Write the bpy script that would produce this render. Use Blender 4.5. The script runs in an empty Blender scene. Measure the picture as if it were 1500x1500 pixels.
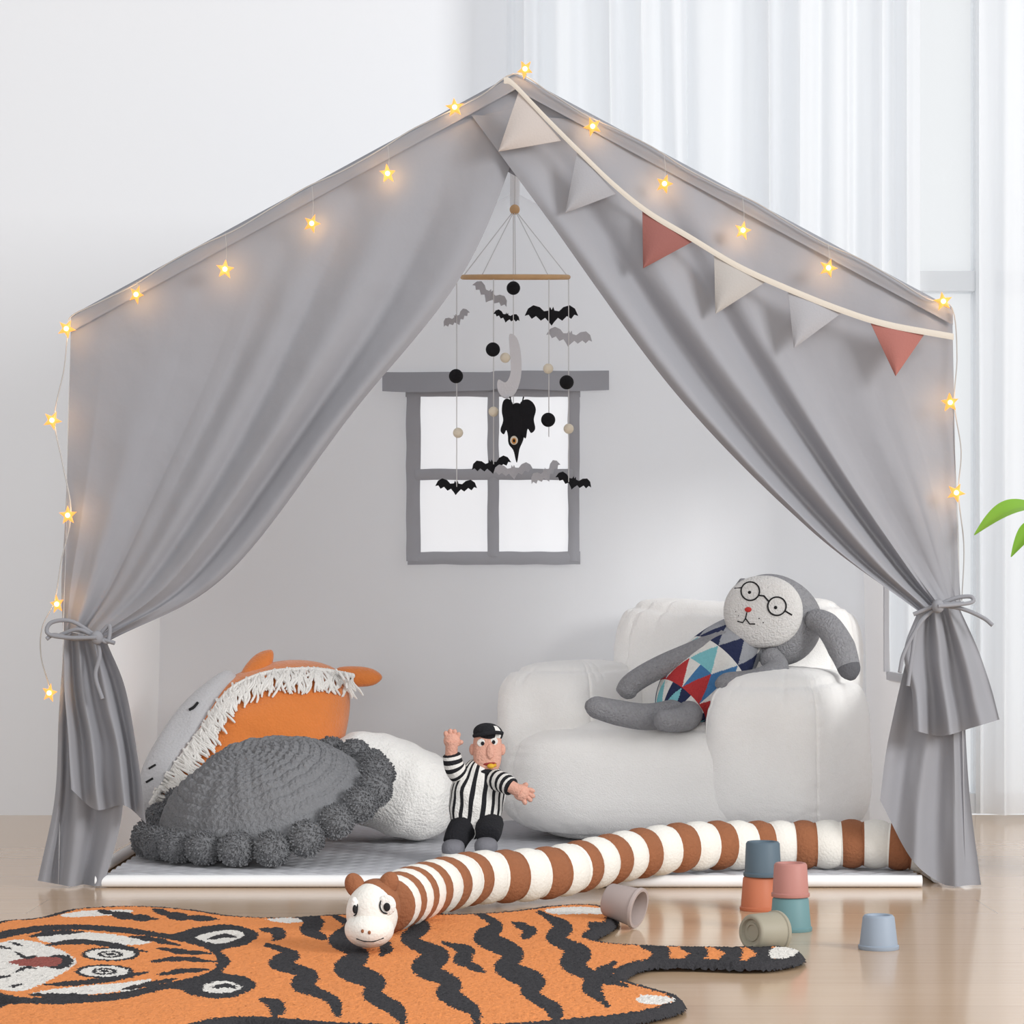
import bpy, bmesh, math, random
import numpy as np
from mathutils import Vector, Matrix, noise
from mathutils.bvhtree import BVHTree
random.seed(7); rng=np.random.default_rng(3)
PI=math.pi
sc=bpy.context.scene
COL=bpy.context.collection
D=3.7; H=.4; FP=3700.
def P(px,py,Y):
    z=Y+D; return Vector(((px-750)*z/FP, Y, H-(py-900)*z/FP))
def F(px,py,Z=0.):
    z=(H-Z)*FP/(py-900); return Vector(((px-750)*z/FP, z-D, Z))
def hit(px,py,c,r,off=0.):
    o=Vector((0,-D,H)); d=Vector(((px-750)/FP,1,-(py-900)/FP))
    q=o-c; A=sum((d[i]/r[i])**2 for i in range(3)); B=2*sum(d[i]*q[i]/r[i]**2 for i in range(3)); Cc=sum((q[i]/r[i])**2 for i in range(3))-1
    disc=B*B-4*A*Cc
    t=(-B-math.sqrt(disc))/(2*A) if disc>0 else -B/(2*A)
    return o+d*t+Vector((0,-off,0))
def lin(c):
    r=[]
    for x in c:
        x/=255.
        r.append(x/12.92 if x<=.04045 else ((x+.055)/1.055)**2.4)
    return (*r,1)
MATS={}
def mat(name,c,rough=.85,bump=0,bs=100,trans=0,emit=0,transp=0,var=0,vs=20,sheen=0,ec=None,spec=.3):
    if name in MATS: return MATS[name]
    m=bpy.data.materials.new(name); m.use_nodes=True; nt=m.node_tree; N=nt.nodes; L=nt.links
    b=N['Principled BSDF']; out=N['Material Output']
    col=lin(c)
    b.inputs['Base Color'].default_value=col; b.inputs['Roughness'].default_value=rough
    b.inputs['Specular IOR Level'].default_value=spec
    if sheen: b.inputs['Sheen Weight'].default_value=sheen
    tc=N.new('ShaderNodeTexCoord')
    if var:
        n=N.new('ShaderNodeTexNoise'); n.inputs['Scale'].default_value=vs; n.inputs['Detail'].default_value=4
        L.new(tc.outputs['Object'],n.inputs['Vector'])
        mx=N.new('ShaderNodeMix'); mx.data_type='RGBA'
        L.new(n.outputs['Fac'],mx.inputs[0])
        mx.inputs[6].default_value=tuple(x*(1-var) for x in col[:3])+(1,); mx.inputs[7].default_value=tuple(min(1,x*(1+var)) for x in col[:3])+(1,)
        L.new(mx.outputs[2],b.inputs['Base Color'])
    if bump:
        n2=N.new('ShaderNodeTexNoise'); n2.inputs['Scale'].default_value=bs; n2.inputs['Detail'].default_value=3
        L.new(tc.outputs['Object'],n2.inputs['Vector'])
        bp=N.new('ShaderNodeBump'); bp.inputs['Strength'].default_value=bump; bp.inputs['Distance'].default_value=.01
        L.new(n2.outputs['Fac'],bp.inputs['Height']); L.new(bp.outputs['Normal'],b.inputs['Normal'])
    if emit:
        b.inputs['Emission Color'].default_value=lin(ec or c); b.inputs['Emission Strength'].default_value=emit
    sh=b.outputs[0]
    if trans:
        t=N.new('ShaderNodeBsdfTranslucent'); t.inputs['Color'].default_value=col
        mm=N.new('ShaderNodeMixShader'); mm.inputs[0].default_value=trans
        L.new(sh,mm.inputs[1]); L.new(t.outputs[0],mm.inputs[2]); sh=mm.outputs[0]
    if transp:
        t=N.new('ShaderNodeBsdfTransparent')
        mm=N.new('ShaderNodeMixShader'); mm.inputs[0].default_value=transp
        L.new(sh,mm.inputs[1]); L.new(t.outputs[0],mm.inputs[2]); sh=mm.outputs[0]
    L.new(sh,out.inputs[0])
    MATS[name]=m; return m
def cr(pts,n,closed=False):
    pts=[Vector(p) for p in pts]; k=len(pts); out=[]
    segs=k if closed else k-1
    tot=n if closed else n+1
    for i in range(tot):
        t=i/n*segs; s=min(int(t),segs-1); f=t-s
        if closed: a,b,c,d=[pts[(s+j)%k] for j in (-1,0,1,2)]
        else:
            b=pts[s]; c=pts[s+1]; a=pts[s-1] if s>0 else b*2-c; d=pts[s+2] if s+2<k else c*2-b
        out.append(.5*((2*b)+(c-a)*f+(2*a-5*b+4*c-d)*f*f+(3*b-a-3*c+d)*f*f*f))
    return out
def sp(x,e): return math.copysign(abs(x)**e,x)
class G:
    def __init__(s): s.v=[]; s.f=[]; s.m=[]
    def add(s,vs,fs,mi=0):
        o=len(s.v); s.v+= [Vector(v) for v in vs]
        for k,f in enumerate(fs):
            s.f.append([i+o for i in f]); s.m.append(mi[k] if isinstance(mi,list) else mi)
        return s
    def grid(s,fn,nu,nv,cu=False,cv=False,mf=None,mi=0):
        U=nu if cu else nu+1; V=nv if cv else nv+1
        vs=[fn(i/nu,j/nv) for i in range(U) for j in range(V)]
        fs=[];ms=[]
        for i in range(nu):
            for j in range(nv):
                a=i*V+j; b=((i+1)%U)*V+j; c=((i+1)%U)*V+(j+1)%V; d=i*V+(j+1)%V
                fs.append((a,b,c,d)); ms.append(mf((i+.5)/nu,(j+.5)/nv) if mf else mi)
        return s.add(vs,fs,ms)
    def ell(s,c,r,M=None,e=1,nu=32,nv=20,disp=0,ds=8,mf=None,mi=0,seed=0):
        c=Vector(c)
        def fn(u,v):
            a=u*2*PI; b=(v-.5)*PI
            p=Vector((r[0]*sp(math.cos(b),e)*sp(math.cos(a),e),r[1]*sp(math.cos(b),e)*sp(math.sin(a),e),r[2]*sp(math.sin(b),e)))
            if disp:
                q=p*(1+disp*noise.noise(p*ds+Vector((seed*3.1,seed,0)))/max(.02,p.length)); p=q
            if M: p=M@p
            return c+p
        return s.grid(fn,nu,nv,cu=True,mf=mf,mi=mi)
    def tube(s,pts,rad,n=10,mi=0,mf=None,flat=None):
        pts=[Vector(p) for p in pts]; k=len(pts)
        rs=rad if isinstance(rad,list) else [rad]*k
        T=[(pts[min(i+1,k-1)]-pts[max(i-1,0)]).normalized() for i in range(k)]
        ref=Vector((0,0,1)) if abs(T[0].z)<.9 else Vector((0,1,0))
        nn=(ref-T[0]*ref.dot(T[0])).normalized(); fr=[]
        for i in range(k):
            nn=(nn-T[i]*nn.dot(T[i])).normalized(); fr.append((nn.copy(),T[i].cross(nn)))
        vs=[];fs=[];ms=[]
        for i in range(k):
            for j in range(n):
                a=j/n*2*PI; vs.append(pts[i]+rs[i]*(fr[i][0]*math.cos(a)+fr[i][1]*math.sin(a)))
        for i in range(k-1):
            for j in range(n):
                fs.append((i*n+j,i*n+(j+1)%n,(i+1)*n+(j+1)%n,(i+1)*n+j)); ms.append(mf(i/(k-1)) if mf else mi)
        fs.append(tuple(range(n))); ms.append(mf(0) if mf else mi); fs.append(tuple((k-1)*n+j for j in range(n))); ms.append(mf(.999) if mf else mi)
        return s.add(vs,fs,ms)
    def lathe(s,prof,M=None,n=32,mi=0):
        def fn(u,v):
            r,z=prof[round(v*(len(prof)-1))]; a=u*2*PI; p=Vector((r*math.cos(a),r*math.sin(a),z))
            return M@p if M else p
        return s.grid(fn,n,len(prof)-1,cu=True,mi=mi)
    def poly(s,pts,mi=0): return s.add(pts,[tuple(range(len(pts)))],mi)
    def prism(s,pts,dv,mi=0):
        n=len(pts); dv=Vector(dv); a=[Vector(p) for p in pts]; b=[p+dv for p in a]
        fs=[tuple(range(n)),tuple(range(n,2*n))]+[(i,(i+1)%n,n+(i+1)%n,n+i) for i in range(n)]
        return s.add(a+b,fs,mi)
    def box(s,lo,hi,mi=0):
        x0,y0,z0=lo;x1,y1,z1=hi
        return s.prism([(x0,y0,z0),(x1,y0,z0),(x1,y1,z0),(x0,y1,z0)],(0,0,z1-z0),mi)
    def inflate(s,outl,nrm,T,c=None,rings=10,p=2.0,back=1.,mi=0,disp=0,ds=20):
        outl=[Vector(o) for o in outl]; n=len(outl); nrm=Vector(nrm).normalized()
        c=Vector(c) if c is not None else sum(outl,Vector())/n
        def fn(u,v):
            k=u*n; o=outl[int(round(k))%n]
            q=v*2-1; sg=1 if q>=0 else -back; sca=1-abs(q)
            sca=math.sin(sca*PI/2)
            h=T*sg*max(0,1-sca**p)**.5
            pt=c+(o-c)*sca+nrm*h
            if disp: pt+=nrm*disp*noise.noise(pt*ds)*(1-sca)
            return pt
        return s.grid(fn,n,rings*2,cu=True,mi=mi)
W={}
def mk(name,g,mats,parent=None,smooth=True,origin=None,flip=False):
    me=bpy.data.meshes.new(name)
    o0=W[parent] if parent else (Vector(origin) if origin is not None else Vector((0,0,0)))
    me.from_pydata([v-o0 for v in g.v],[],g.f)
    mats=mats if isinstance(mats,list) else [mats]
    for m in mats: me.materials.append(m)
    for p,mi in zip(me.polygons,g.m): p.material_index=mi
    bm=bmesh.new(); bm.from_mesh(me)
    bmesh.ops.remove_doubles(bm,verts=bm.verts,dist=1e-6)
    big=[f for f in bm.faces if len(f.verts)>4]
    if big: bmesh.ops.triangulate(bm,faces=big)
    bmesh.ops.recalc_face_normals(bm,faces=bm.faces)
    bm.to_mesh(me); bm.free()
    for p in me.polygons: p.use_smooth=smooth
    o=bpy.data.objects.new(name,me); COL.objects.link(o)
    if parent: o.parent=parent; W[o]=o0
    else: o.location=o0; W[o]=o0
    if smooth:
        try: me.set_sharp_from_angle(angle=math.radians(50))
        except Exception: pass
    return o
def bvh(o): return BVHTree.FromPolygons([v.co+W[o] for v in o.data.vertices],[tuple(p.vertices) for p in o.data.polygons])
def ray(px,py,trees,off=0.):
    o=Vector((0,-D,H)); d=Vector(((px-750)/FP,1,-(py-900)/FP)).normalized(); best=None
    for t in trees:
        r=t.ray_cast(o,d)
        if r[0] is not None and (best is None or r[3]<best[1]): best=(r[0],r[3])
    return None if best is None else best[0]-d*off
def tag(o,label,cat,group=None):
    o['label']=label; o['category']=cat
    if group: o['group']=group
    return o
def T(name,label,cat,loc,group=None):
    o=bpy.data.objects.new(name,None); COL.objects.link(o); o.location=loc; o.empty_display_size=.05; W[o]=Vector(loc)
    return tag(o,label,cat,group)
def struct(name,g,m,parent=None,smooth=False):
    o=mk(name,g,m,parent,smooth)
    if not parent: o['kind']='structure'
    return o

# ---------------------------------------------------------------- materials
fabric=mat('grey_tent_fabric',(152,153,159),.95,.14,26,trans=.18,spec=.1)
rooffab=mat('grey_roof_fabric',(218,218,221),.9,.06,500,trans=.6)
back_fabric=mat('pale_tent_back',(250,250,251),.9,.05,400,trans=.5)
darkfab=mat('slate_window_trim',(166,167,173),.9,.05,400)
pane_m=mat('glowing_clear_plastic_pane',(252,252,253),.3,trans=.6,transp=.35,emit=.7)  # pane glows by its own emission, standing in for bright daylight behind it
white_metal=mat('white_metal',(235,235,236),.4)
wallm=mat('white_wall_paint',(226,228,232),.9,.02,60)
sheer=mat('sheer_voile',(236,238,241),.9,trans=.52,transp=.16)
wood=mat('pale_wood',(208,170,126),.6,var=.15,vs=60)
black=mat('black_felt',(28,28,32),.95,.2,300)
greyfelt=mat('grey_felt',(182,182,188),.95,.2,300)
cream=mat('cream_felt',(236,226,206),.95,.2,300)
string=mat('white_cord',(215,215,216),.8)

# ---------------------------------------------------------------- room
def floor_mat():
    m=bpy.data.materials.new('wood_floor'); m.use_nodes=True; nt=m.node_tree; N=nt.nodes; L=nt.links; b=N['Principled BSDF']
    tc=N.new('ShaderNodeTexCoord')
    br=N.new('ShaderNodeTexBrick'); br.inputs['Scale'].default_value=1
    br.inputs['Brick Width'].default_value=1.3; br.inputs['Row Height'].default_value=.16; br.inputs['Mortar Size'].default_value=.0014; br.inputs['Bias'].default_value=0
    br.inputs['Color1'].default_value=lin((198,170,140)); br.inputs['Color2'].default_value=lin((194,166,136)); br.inputs['Mortar'].default_value=lin((178,149,120))
    L.new(tc.outputs['Object'],br.inputs['Vector'])
    mp=N.new('ShaderNodeMapping'); mp.inputs['Scale'].default_value=(2,28,1); L.new(tc.outputs['Object'],mp.inputs['Vector'])
    n=N.new('ShaderNodeTexNoise'); n.inputs['Scale'].default_value=2; n.inputs['Detail'].default_value=6; L.new(mp.outputs[0],n.inputs['Vector'])
    cr_=N.new('ShaderNodeValToRGB'); cr_.color_ramp.elements[0].position=.3; cr_.color_ramp.elements[0].color=(.95,.93,.91,1); cr_.color_ramp.elements[1].position=.7; cr_.color_ramp.elements[1].color=(1,1,1,1)
    L.new(n.outputs['Fac'],cr_.inputs[0])
    mx=N.new('ShaderNodeMix'); mx.data_type='RGBA'; mx.blend_type='MULTIPLY'; mx.inputs[0].default_value=1
    L.new(br.outputs['Color'],mx.inputs[6]); L.new(cr_.outputs[0],mx.inputs[7]); L.new(mx.outputs[2],b.inputs['Base Color'])
    b.inputs['Roughness'].default_value=.15; b.inputs['Specular IOR Level'].default_value=.5
    return m
g=G().box((-3.5,-3.6,-.06),(3.5,1.34,0)); struct('floor',g,floor_mat())
g=G().box((-3.5,1.33,0),(.0,1.48,2.7)); g.box((.0,1.33,2.3),(3.5,1.48,2.7)); struct('wall_back',g,wallm)
gw=G()
fx=lambda px,Y=1.40:(px-750)*(Y+D)/FP
for px in (766,1283,1440,1900):
    gw.box((fx(px)-.02,1.37,0),(fx(px)+.02,1.43,2.3))
for z in (.0,1.05,2.26):
    gw.box((fx(766),1.375,z),(fx(1900),1.425,z+.04))
win=struct('window_1',gw,mat('window_frame_paint',(236,238,240),.5,trans=.3))
g=G().box((fx(766),1.398,.04),(fx(1900),1.402,2.27)); struct('glass',g,mat('window_glass',(240,244,247),.3,transp=.8,trans=.8),win)
def sheer_curtain(name,label,p0,p1,seed,n):
    x0=(p0-750)*4.9/FP; x1=(p1-750)*4.9/FP
    def fn(u,v):
        z=.012+v*2.2
        a=u*n*2*PI+3.2*noise.noise(Vector((u*5,seed,v*.5)))+1.6*noise.noise(Vector((u*13,seed+2,v*.4)))
        amp=max(.010,.026+.030*noise.noise(Vector((u*7,seed+4,v*.6))))
        return Vector((x0+(x1-x0)*u+.010*math.sin(a*.5+v)*math.sin(PI*u),1.2+amp*math.sin(a)+.004*math.sin(2.3*a+v*2),z))
    o=mk(name,G().grid(fn,int(n*24),24),sheer); tag(o,label,'curtain','sheer window curtains'); return o
sheer_curtain('sheer_curtain','long white sheer curtain hanging behind the tent, from roof peak to right eave',742,1350,1,11)
sheer_curtain('sheer_curtain','white sheer curtain at the right edge, beside the plant, reaching the floor',1436,1800,5,6)
rail=mk('curtain_rail',G().tube([(-.1,1.2,2.225),(1.6,1.2,2.225)],.012,12).box((-.06,1.19,2.22),(-.04,1.34,2.24)).box((1.5,1.19,2.22),(1.52,1.34,2.24)),white_metal)
tag(rail,'white curtain rail fixed above the window','curtain rail')

# ---------------------------------------------------------------- tent
tent=T('play_tent','grey fabric house-shaped play tent with tied-back front curtains','tent',(0,.5,0))
XL,XR=-.645,.645; ZL,ZR,ZP=.838,.846,1.19; XP=.005; YB=1.0
def roofz(x):
    return ZL+(ZP-ZL)*(x-XL)/(XP-XL) if x<XP else ZR+(ZP-ZR)*(XR-x)/(XR-XP)
def roof(u,v):
    x=XL+(XR-XL)*u
    if abs(u-.5)<.001: x=XP
    sag=-.010*math.sin(PI*v)*abs(math.sin(2*PI*u))
    return Vector((x,v*(YB+.02),roofz(x)+sag-.004))
mk('roof_panel',G().grid(roof,52,20),rooffab,tent)
def side(x,zt,name,win):
    g=G(); y0,y1,z0,z1=.25,.70,.30,.72; s=1 if x>0 else -1
    ys=[0,y0,y1,YB+.012]; zs=[.004,z0,z1,zt-.004]
    for i in range(3):
        for j in range(3):
            if win and i==1 and j==1: continue
            def fn(u,v,i=i,j=j):
                y=ys[i]+(ys[i+1]-ys[i])*u; z=zs[j]+(zs[j+1]-zs[j])*v
                return Vector((x+s*(.02*(1-z/zt))+s*.004*noise.noise(Vector((y*5,z*5,x))),y,z))
            g.grid(fn,8,8)
    o=mk(name,g,rooffab if win else back_fabric,tent)
    if not win: return
    w=.014
    fr=G()
    xx=lambda z: x+s*(.02*(1-z/zt))
    for (a,b,c,d) in ((y0-w,y1+w,z0-w,z0),(y0-w,y1+w,z1,z1+w),(y0-w,y0,z0,z1),(y1,y1+w,z0,z1)):
        fr.box((xx((c+d)/2)-.004,a,c),(xx((c+d)/2)+.004,b,d))
    mk('side_window_trim',fr,rooffab,o,smooth=False)
side(XL,ZL,'side_wall',False); side(XR,ZR,'side_wall',True)
wx0,wz1=P(604,575,YB).x,P(604,575,YB).z; wx1,wz0=P(842,820,YB).x,P(842,820,YB).z
g=G()
def bw(x,z):
    fall=.010*noise.noise(Vector((x*4,z*3,2)))+.007*noise.noise(Vector((x*11,z*2,7)))
    return Vector((x,YB+fall,z))
def cols(xa,xb,za,zb,nu,nv):
    def fn(u,v):
        x=xa+(xb-xa)*u; z1=(roofz(x)-.002) if zb is None else zb
        return bw(x,za+(z1-za)*v)
    g.grid(fn,nu,nv)
cols(XL-.02,wx0,.004,None,24,40); cols(wx1,XR+.02,.004,None,24,40); cols(wx0,wx1,.004,wz0,16,20); cols(wx0,XP,wz1,None,14,16); cols(XP,wx1,wz1,None,12,16)
bwall=mk('back_wall',g,back_fabric,tent)
yb=YB-.018
def strip(g,p0,q0,p1,q1,Y,n,axis):
    def fn(u,v):
        x=p0+(p1-p0)*(u if axis==0 else v); y=q0+(q1-q0)*(v if axis==0 else u)
        w_=1.2*noise.noise(Vector((x*.03,y*.03,q0)))
        return P(x+(w_ if axis else 0),y+(0 if axis else w_),Y-.003*math.sin(PI*v)+.002*noise.noise(Vector((x*.05,y*.05,1))))
    g.grid(fn,n,5)
fr=G()
strip(fr,594,566,850,581,yb,40,0); strip(fr,597,808,850,827,yb,40,0)
strip(fr,595,570,616,822,yb-.001,40,1); strip(fr,832,570,849,822,yb-.001,40,1)
strip(fr,714,574,731,815,yb-.002,40,1); strip(fr,608,687,840,703,yb-.003,40,0)
wf=mk('back_window_frame',fr,darkfab,bwall)
def rect(g,p0,q0,p1,q1,Y,th,mi=0):
    a=P(p0,q1,Y); b=P(p1,q0,Y); g.box((a.x,Y,a.z),(b.x,Y+th,b.z),mi)
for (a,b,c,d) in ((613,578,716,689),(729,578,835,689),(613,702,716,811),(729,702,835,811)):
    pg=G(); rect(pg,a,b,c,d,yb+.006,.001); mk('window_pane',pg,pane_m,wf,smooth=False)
aw=G()
def awn(u,v):
    p=P(560+332*u,543+28*v+(2 if u<.5 else 0)+1.5*math.sin(u*9)*v,YB-.020-.012*v); p.y+=.004*math.sin(u*17); return p
aw.grid(awn,40,5); mk('window_awning',aw,darkfab,bwall)
# gable hem and the closed cloth below the peak
hem=G()
def roofpx(t):
    if t<.5: k=t*2; return Vector((104+(755-104)*k,462+(107-462)*k))
    k=t*2-1; return Vector((755+(1396-755)*k,107+(452-107)*k))
def hemf(u,v):
    a=roofpx(u); py=a.y+v*24
    return P(a.x,py,-.010-.002*math.sin(min(1,v*1.2)*PI)+.022*(v<.01)+.0008*noise.noise(Vector((u*40,v,0))))
hem.grid(hemf,80,8)
mk('gable_hem',hem,fabric,tent)
gp=G()
def gpf(u,v):
    t=.36+.28*u; a=roofpx(t); yb_=150+112*(1-abs(u-.53)/.55)
    return P(a.x,a.y+2+(max(a.y+10,yb_)-a.y)*v,.004)
gp.grid(gpf,40,10); mk('gable_panel',gp,fabric,tent)
def sheet(guides,nu,nv,fold,zmin=.003):
    gl=[cr([Vector((*q,0)) for q in gd],nv) for gd in guides]
    rows=[]
    for j in range(nv+1): rows.append(cr([gl[k][j] for k in range(len(gl))],nu))
    def fn(u,v):
        q=rows[round(v*nv)][round(u*nu)]; p=P(q.x,q.y,fold(u,v))
        p.y-=.0016*noise.noise(Vector((p.x*16,p.z*16,3)))+.0008*noise.noise(Vector((p.x*38,p.z*30,8)))
        if p.z<zmin: p.z=zmin
        return p
    return G().grid(fn,nu,nv)
def pleat(u,v,sd,fr):
    w=u**1.15
    a=noise.noise(Vector((w*fr,v*.5,sd))); b=noise.noise(Vector((w*fr*2.0+3,v*.7,sd+7)))
    c=1-abs(noise.noise(Vector((w*fr*1.2+9,v*.4,sd+3))))*2.6
    return a*1.0+b*.25+max(0,c)*.45
def bump_(x,c,w): return math.exp(-((x-c)/w)**2)
def roll(u,v):
    f=(math.sin(PI*min(1,v*.98+.02)))**1.1
    return -f*(.022*bump_(u,.965,.04)-.017*bump_(u,.88,.03)+.018*bump_(u,.79,.045)-.012*bump_(u,.69,.035)+.011*bump_(u,.60,.05))
def env(v): return min(1,max(0,v*3.2))*(.25+.75*min(1,v*1.2))
def foldL(u,v):
    e=env(v)
    return -.002-e*(.026*pleat(u,v,1.5,5)*(.5+.5*u)-.004)+roll(u,v)-.014*noise.noise(Vector((u*2.2,v*1.8,5)))*math.sin(PI*min(1,v*1.05))-.022*math.sin(PI*v)*u
gl=[[(104,466),(101,600),(96,750),(90,850),(92,925)],
    [(265,380),(218,568),(166,744),(130,862),(108,926)],
    [(425,293),(344,508),(246,712),(174,854),(122,929)],
    [(590,203),(484,440),(366,662),(236,850),(138,934)],
    [(782,150),(682,394),(514,608),(332,842),(154,942)]]
mk('front_curtain',sheet(gl,180,90,foldL),fabric,tent)
def foldR(u,v):
    e=env(v)
    su=max(0,min(1,(u-.5)/.3))*min(1,v*8)
    return -.003-.010*su-e*(.026*pleat(u,v,23.5,5)*(.5+.5*u)-.004)+roll(u,v)-.014*noise.noise(Vector((u*2.2,v*1.8,25)))*math.sin(PI*min(1,v*1.05))-.022*math.sin(PI*v)*u
gr=[[(1395,458),(1398,600),(1401,740),(1404,830),(1408,885)],
    [(1225,368),(1290,562),(1344,724),(1374,828),(1394,887)],
    [(1050,275),(1152,490),(1262,700),(1338,826),(1380,889)],
    [(880,184),(1016,436),(1174,664),(1296,822),(1364,892)],
    [(690,168),(796,312),(988,574),(1182,772),(1346,896)]]
mk('front_curtain',sheet(gr,180,90,foldR),fabric,tent)
def skirt(y0,amp,n,ph,sd):
    return lambda u,v: y0-amp*(.5+.5*v)*(math.sin(u*n*2*PI+ph+1.2*noise.noise(Vector((u*2,v*2,sd))))+.6*noise.noise(Vector((u*9,v*1.5,sd+4))))-.006*v
pl=[[(95,925),(86,1050),(80,1170),(55,1290)],[(125,930),(114,1060),(112,1180),(100,1298)],[(152,940),(166,1060),(180,1180),(150,1306)]]
mk('corner_panel',sheet(pl,40,30,skirt(.004,.013,2.4,.3,3)),fabric,tent)
fl=[[(94,925),(94,1000),(100,1080),(104,1156)],[(112,928),(118,1010),(132,1095),(140,1186)],[(132,932),(152,1015),(174,1100),(182,1180)],[(157,942),(184,1010),(202,1110),(214,1206)]]
mk('curtain_tail',sheet(fl,70,34,skirt(-.034,.018,3.0,1.2,8)),fabric,tent)
pr=[[(1345,900),(1322,990),(1300,1090),(1289,1172)],[(1372,900),(1364,1020),(1348,1150),(1338,1262)],[(1390,895),(1392,1020),(1394,1160),(1394,1300)],[(1406,890),(1412,1020),(1420,1160),(1437,1296)]]
mk('corner_panel',sheet(pr,46,30,skirt(.002,.011,2.6,2.0,13)),fabric,tent)
frr=[[(1344,896),(1324,955),(1336,1015),(1338,1070)],[(1365,893),(1364,955),(1372,1015),(1380,1078)],[(1384,890),(1398,950),(1414,1012),(1424,1066)],[(1404,888),(1432,950),(1452,1008),(1464,1054)]]
mk('curtain_tail',sheet(frr,70,34,skirt(-.036,.018,2.8,.4,18)),fabric,tent)
def cord(curves,knot,Y):
    g=G()
    for c in curves:
        pts=cr([P(x,y,Y-.004*k) for k,(x,y) in enumerate(c)],26)
        g.tube(pts,.0030,8)
    g.ell(P(*knot,Y-.012),(.009,.009,.010))
    mk('tie_cord',g,fabric,tent)
cord([[(88,930),(115,922),(142,934),(168,942)],[(142,932),(105,910),(75,912),(70,928),(98,934),(142,934)],[(142,934),(160,916),(158,940),(146,936)],[(142,936),(146,960),(140,990),(150,1024)],[(142,934),(110,936),(80,930),(68,936)]],(142,934),-.058)
cord([[(1338,900),(1358,892),(1376,886),(1412,884)],[(1374,886),(1400,876),(1422,874),(1424,882),(1400,886),(1374,888)],[(1374,886),(1410,892),(1440,905),(1454,916)],[(1374,888),(1350,910),(1325,955),(1318,985)],[(1374,888),(1345,915),(1336,960),(1330,1005)]],(1374,888),-.058)
for a,b in (((-.61,0,.0095),(.60,0,.0095)),((-.64,.99,.0095),(.64,.99,.0095)),((XP,.03,ZP-.03),(XP,.98,ZP-.03)),((-.632,.06,.0095),(-.632,.98,.0095)),((.632,.06,.0095),(.632,.98,.0095))):
    mk('frame_pole',G().tube([a,b],.009,14),white_metal,tent)

# ---------------------------------------------------------------- mat inside (quilted in small diamonds)
MZ=.020
def mat_z(x,y):
    a=(x+y)*PI/.050; b=(x-y)*PI/.050
    return .0155+.0032*(abs(math.sin(a))*abs(math.sin(b)))**.5
g=G()
g.grid(lambda u,v:Vector((-.6+1.2*u,.022+.955*v,.004 if (u<.001 or u>.999 or v<.001 or v>.999) else mat_z(-.6+1.2*u,.022+.955*v))),420,320)
pm=mk('play_mat',g,mat('quilted_grey_cotton',(184,185,190),.95,.05,400),origin=(0,.5,.002)); tag(pm,'quilted grey floor mat covering the floor inside the tent','mat')

# ---------------------------------------------------------------- string lights
sl=T('string_lights','warm white star string lights draped along the tent roof edges','string lights',(0,-.03,.84))
wirep=[(73,1008),(60,960),(62,918),(80,880),(90,820),(104,752),(92,680),(80,612),(94,540),(100,480),(106,462)]+[(roofpx(t).x,roofpx(t).y+3+3*math.sin(i*1.9)) for i,t in enumerate([.03+.94*k/24 for k in range(25)])]+[(1394,450),(1402,520),(1398,590),(1408,660),(1404,722),(1412,800),(1409,880)]
wg=G(); wg.tube(cr([P(x,y,-.018) for x,y in wirep],240),.0010,6)
stars=[(73,1015),(84,885),(100,755),(77,616),(98,482),(200,432),(330,395),(457,328),(568,255),(666,158),(769,102),(868,186),(973,270),(1088,338),(1213,393),(1381,442),(1391,590),(1400,722)]
for i,(x,y) in enumerate(stars):
    if 150<x<1300:
        t=(x-104)/651*.5 if x<755 else .5+(x-755)/641*.5
        a=roofpx(t); wx,wy=a.x,a.y+3
    else:
        near=min(wirep,key=lambda q:abs(q[0]-x)+abs(q[1]-y)); wx,wy=near
    wg.tube([P(wx,wy,-.018),P((wx+x)/2+2,(wy+y)/2,-.028),P(x,y,-.036)],.0005,6)
mk('wire',wg,mat('clear_wire',(166,165,165),.4),sl)
star_m=mat('warm_star_plastic',(214,140,70),.3,emit=.9,ec=(255,176,84),transp=.15)
led_m=mat('warm_led',(255,226,170),.3,emit=6,ec=(255,206,124))
for i,(x,y) in enumerate(stars):
    c=P(x,y,-.042); rot=random.uniform(-.5,.5); yaw=random.uniform(-.7,.7)
    pts=[]
    for k in range(10):
        a=PI/2+k*PI/5+rot; r=.0145 if k%2==0 else .0064
        pts.append(c+Vector((r*math.cos(a)*math.cos(yaw),r*math.cos(a)*math.sin(yaw)-.002,r*math.sin(a))))
    s=G().inflate(pts,(math.sin(yaw)*-1,-math.cos(yaw),0),.0035,rings=3)
    so=mk('star_light',s,star_m,sl,smooth=False)
    mk('led',G().ell(c+Vector((0,-.0055,0)),(.0036,.003,.0036),nu=12,nv=8),led_m,so)
    l=bpy.data.lights.new('star_glow','POINT'); l.energy=.034; l.color=(1,.58,.22); l.shadow_soft_size=.004
    lo=bpy.data.objects.new('star_glow',l); COL.objects.link(lo); lo.parent=so; lo.location=c+Vector((0,.011,.002))-W[so]

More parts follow.
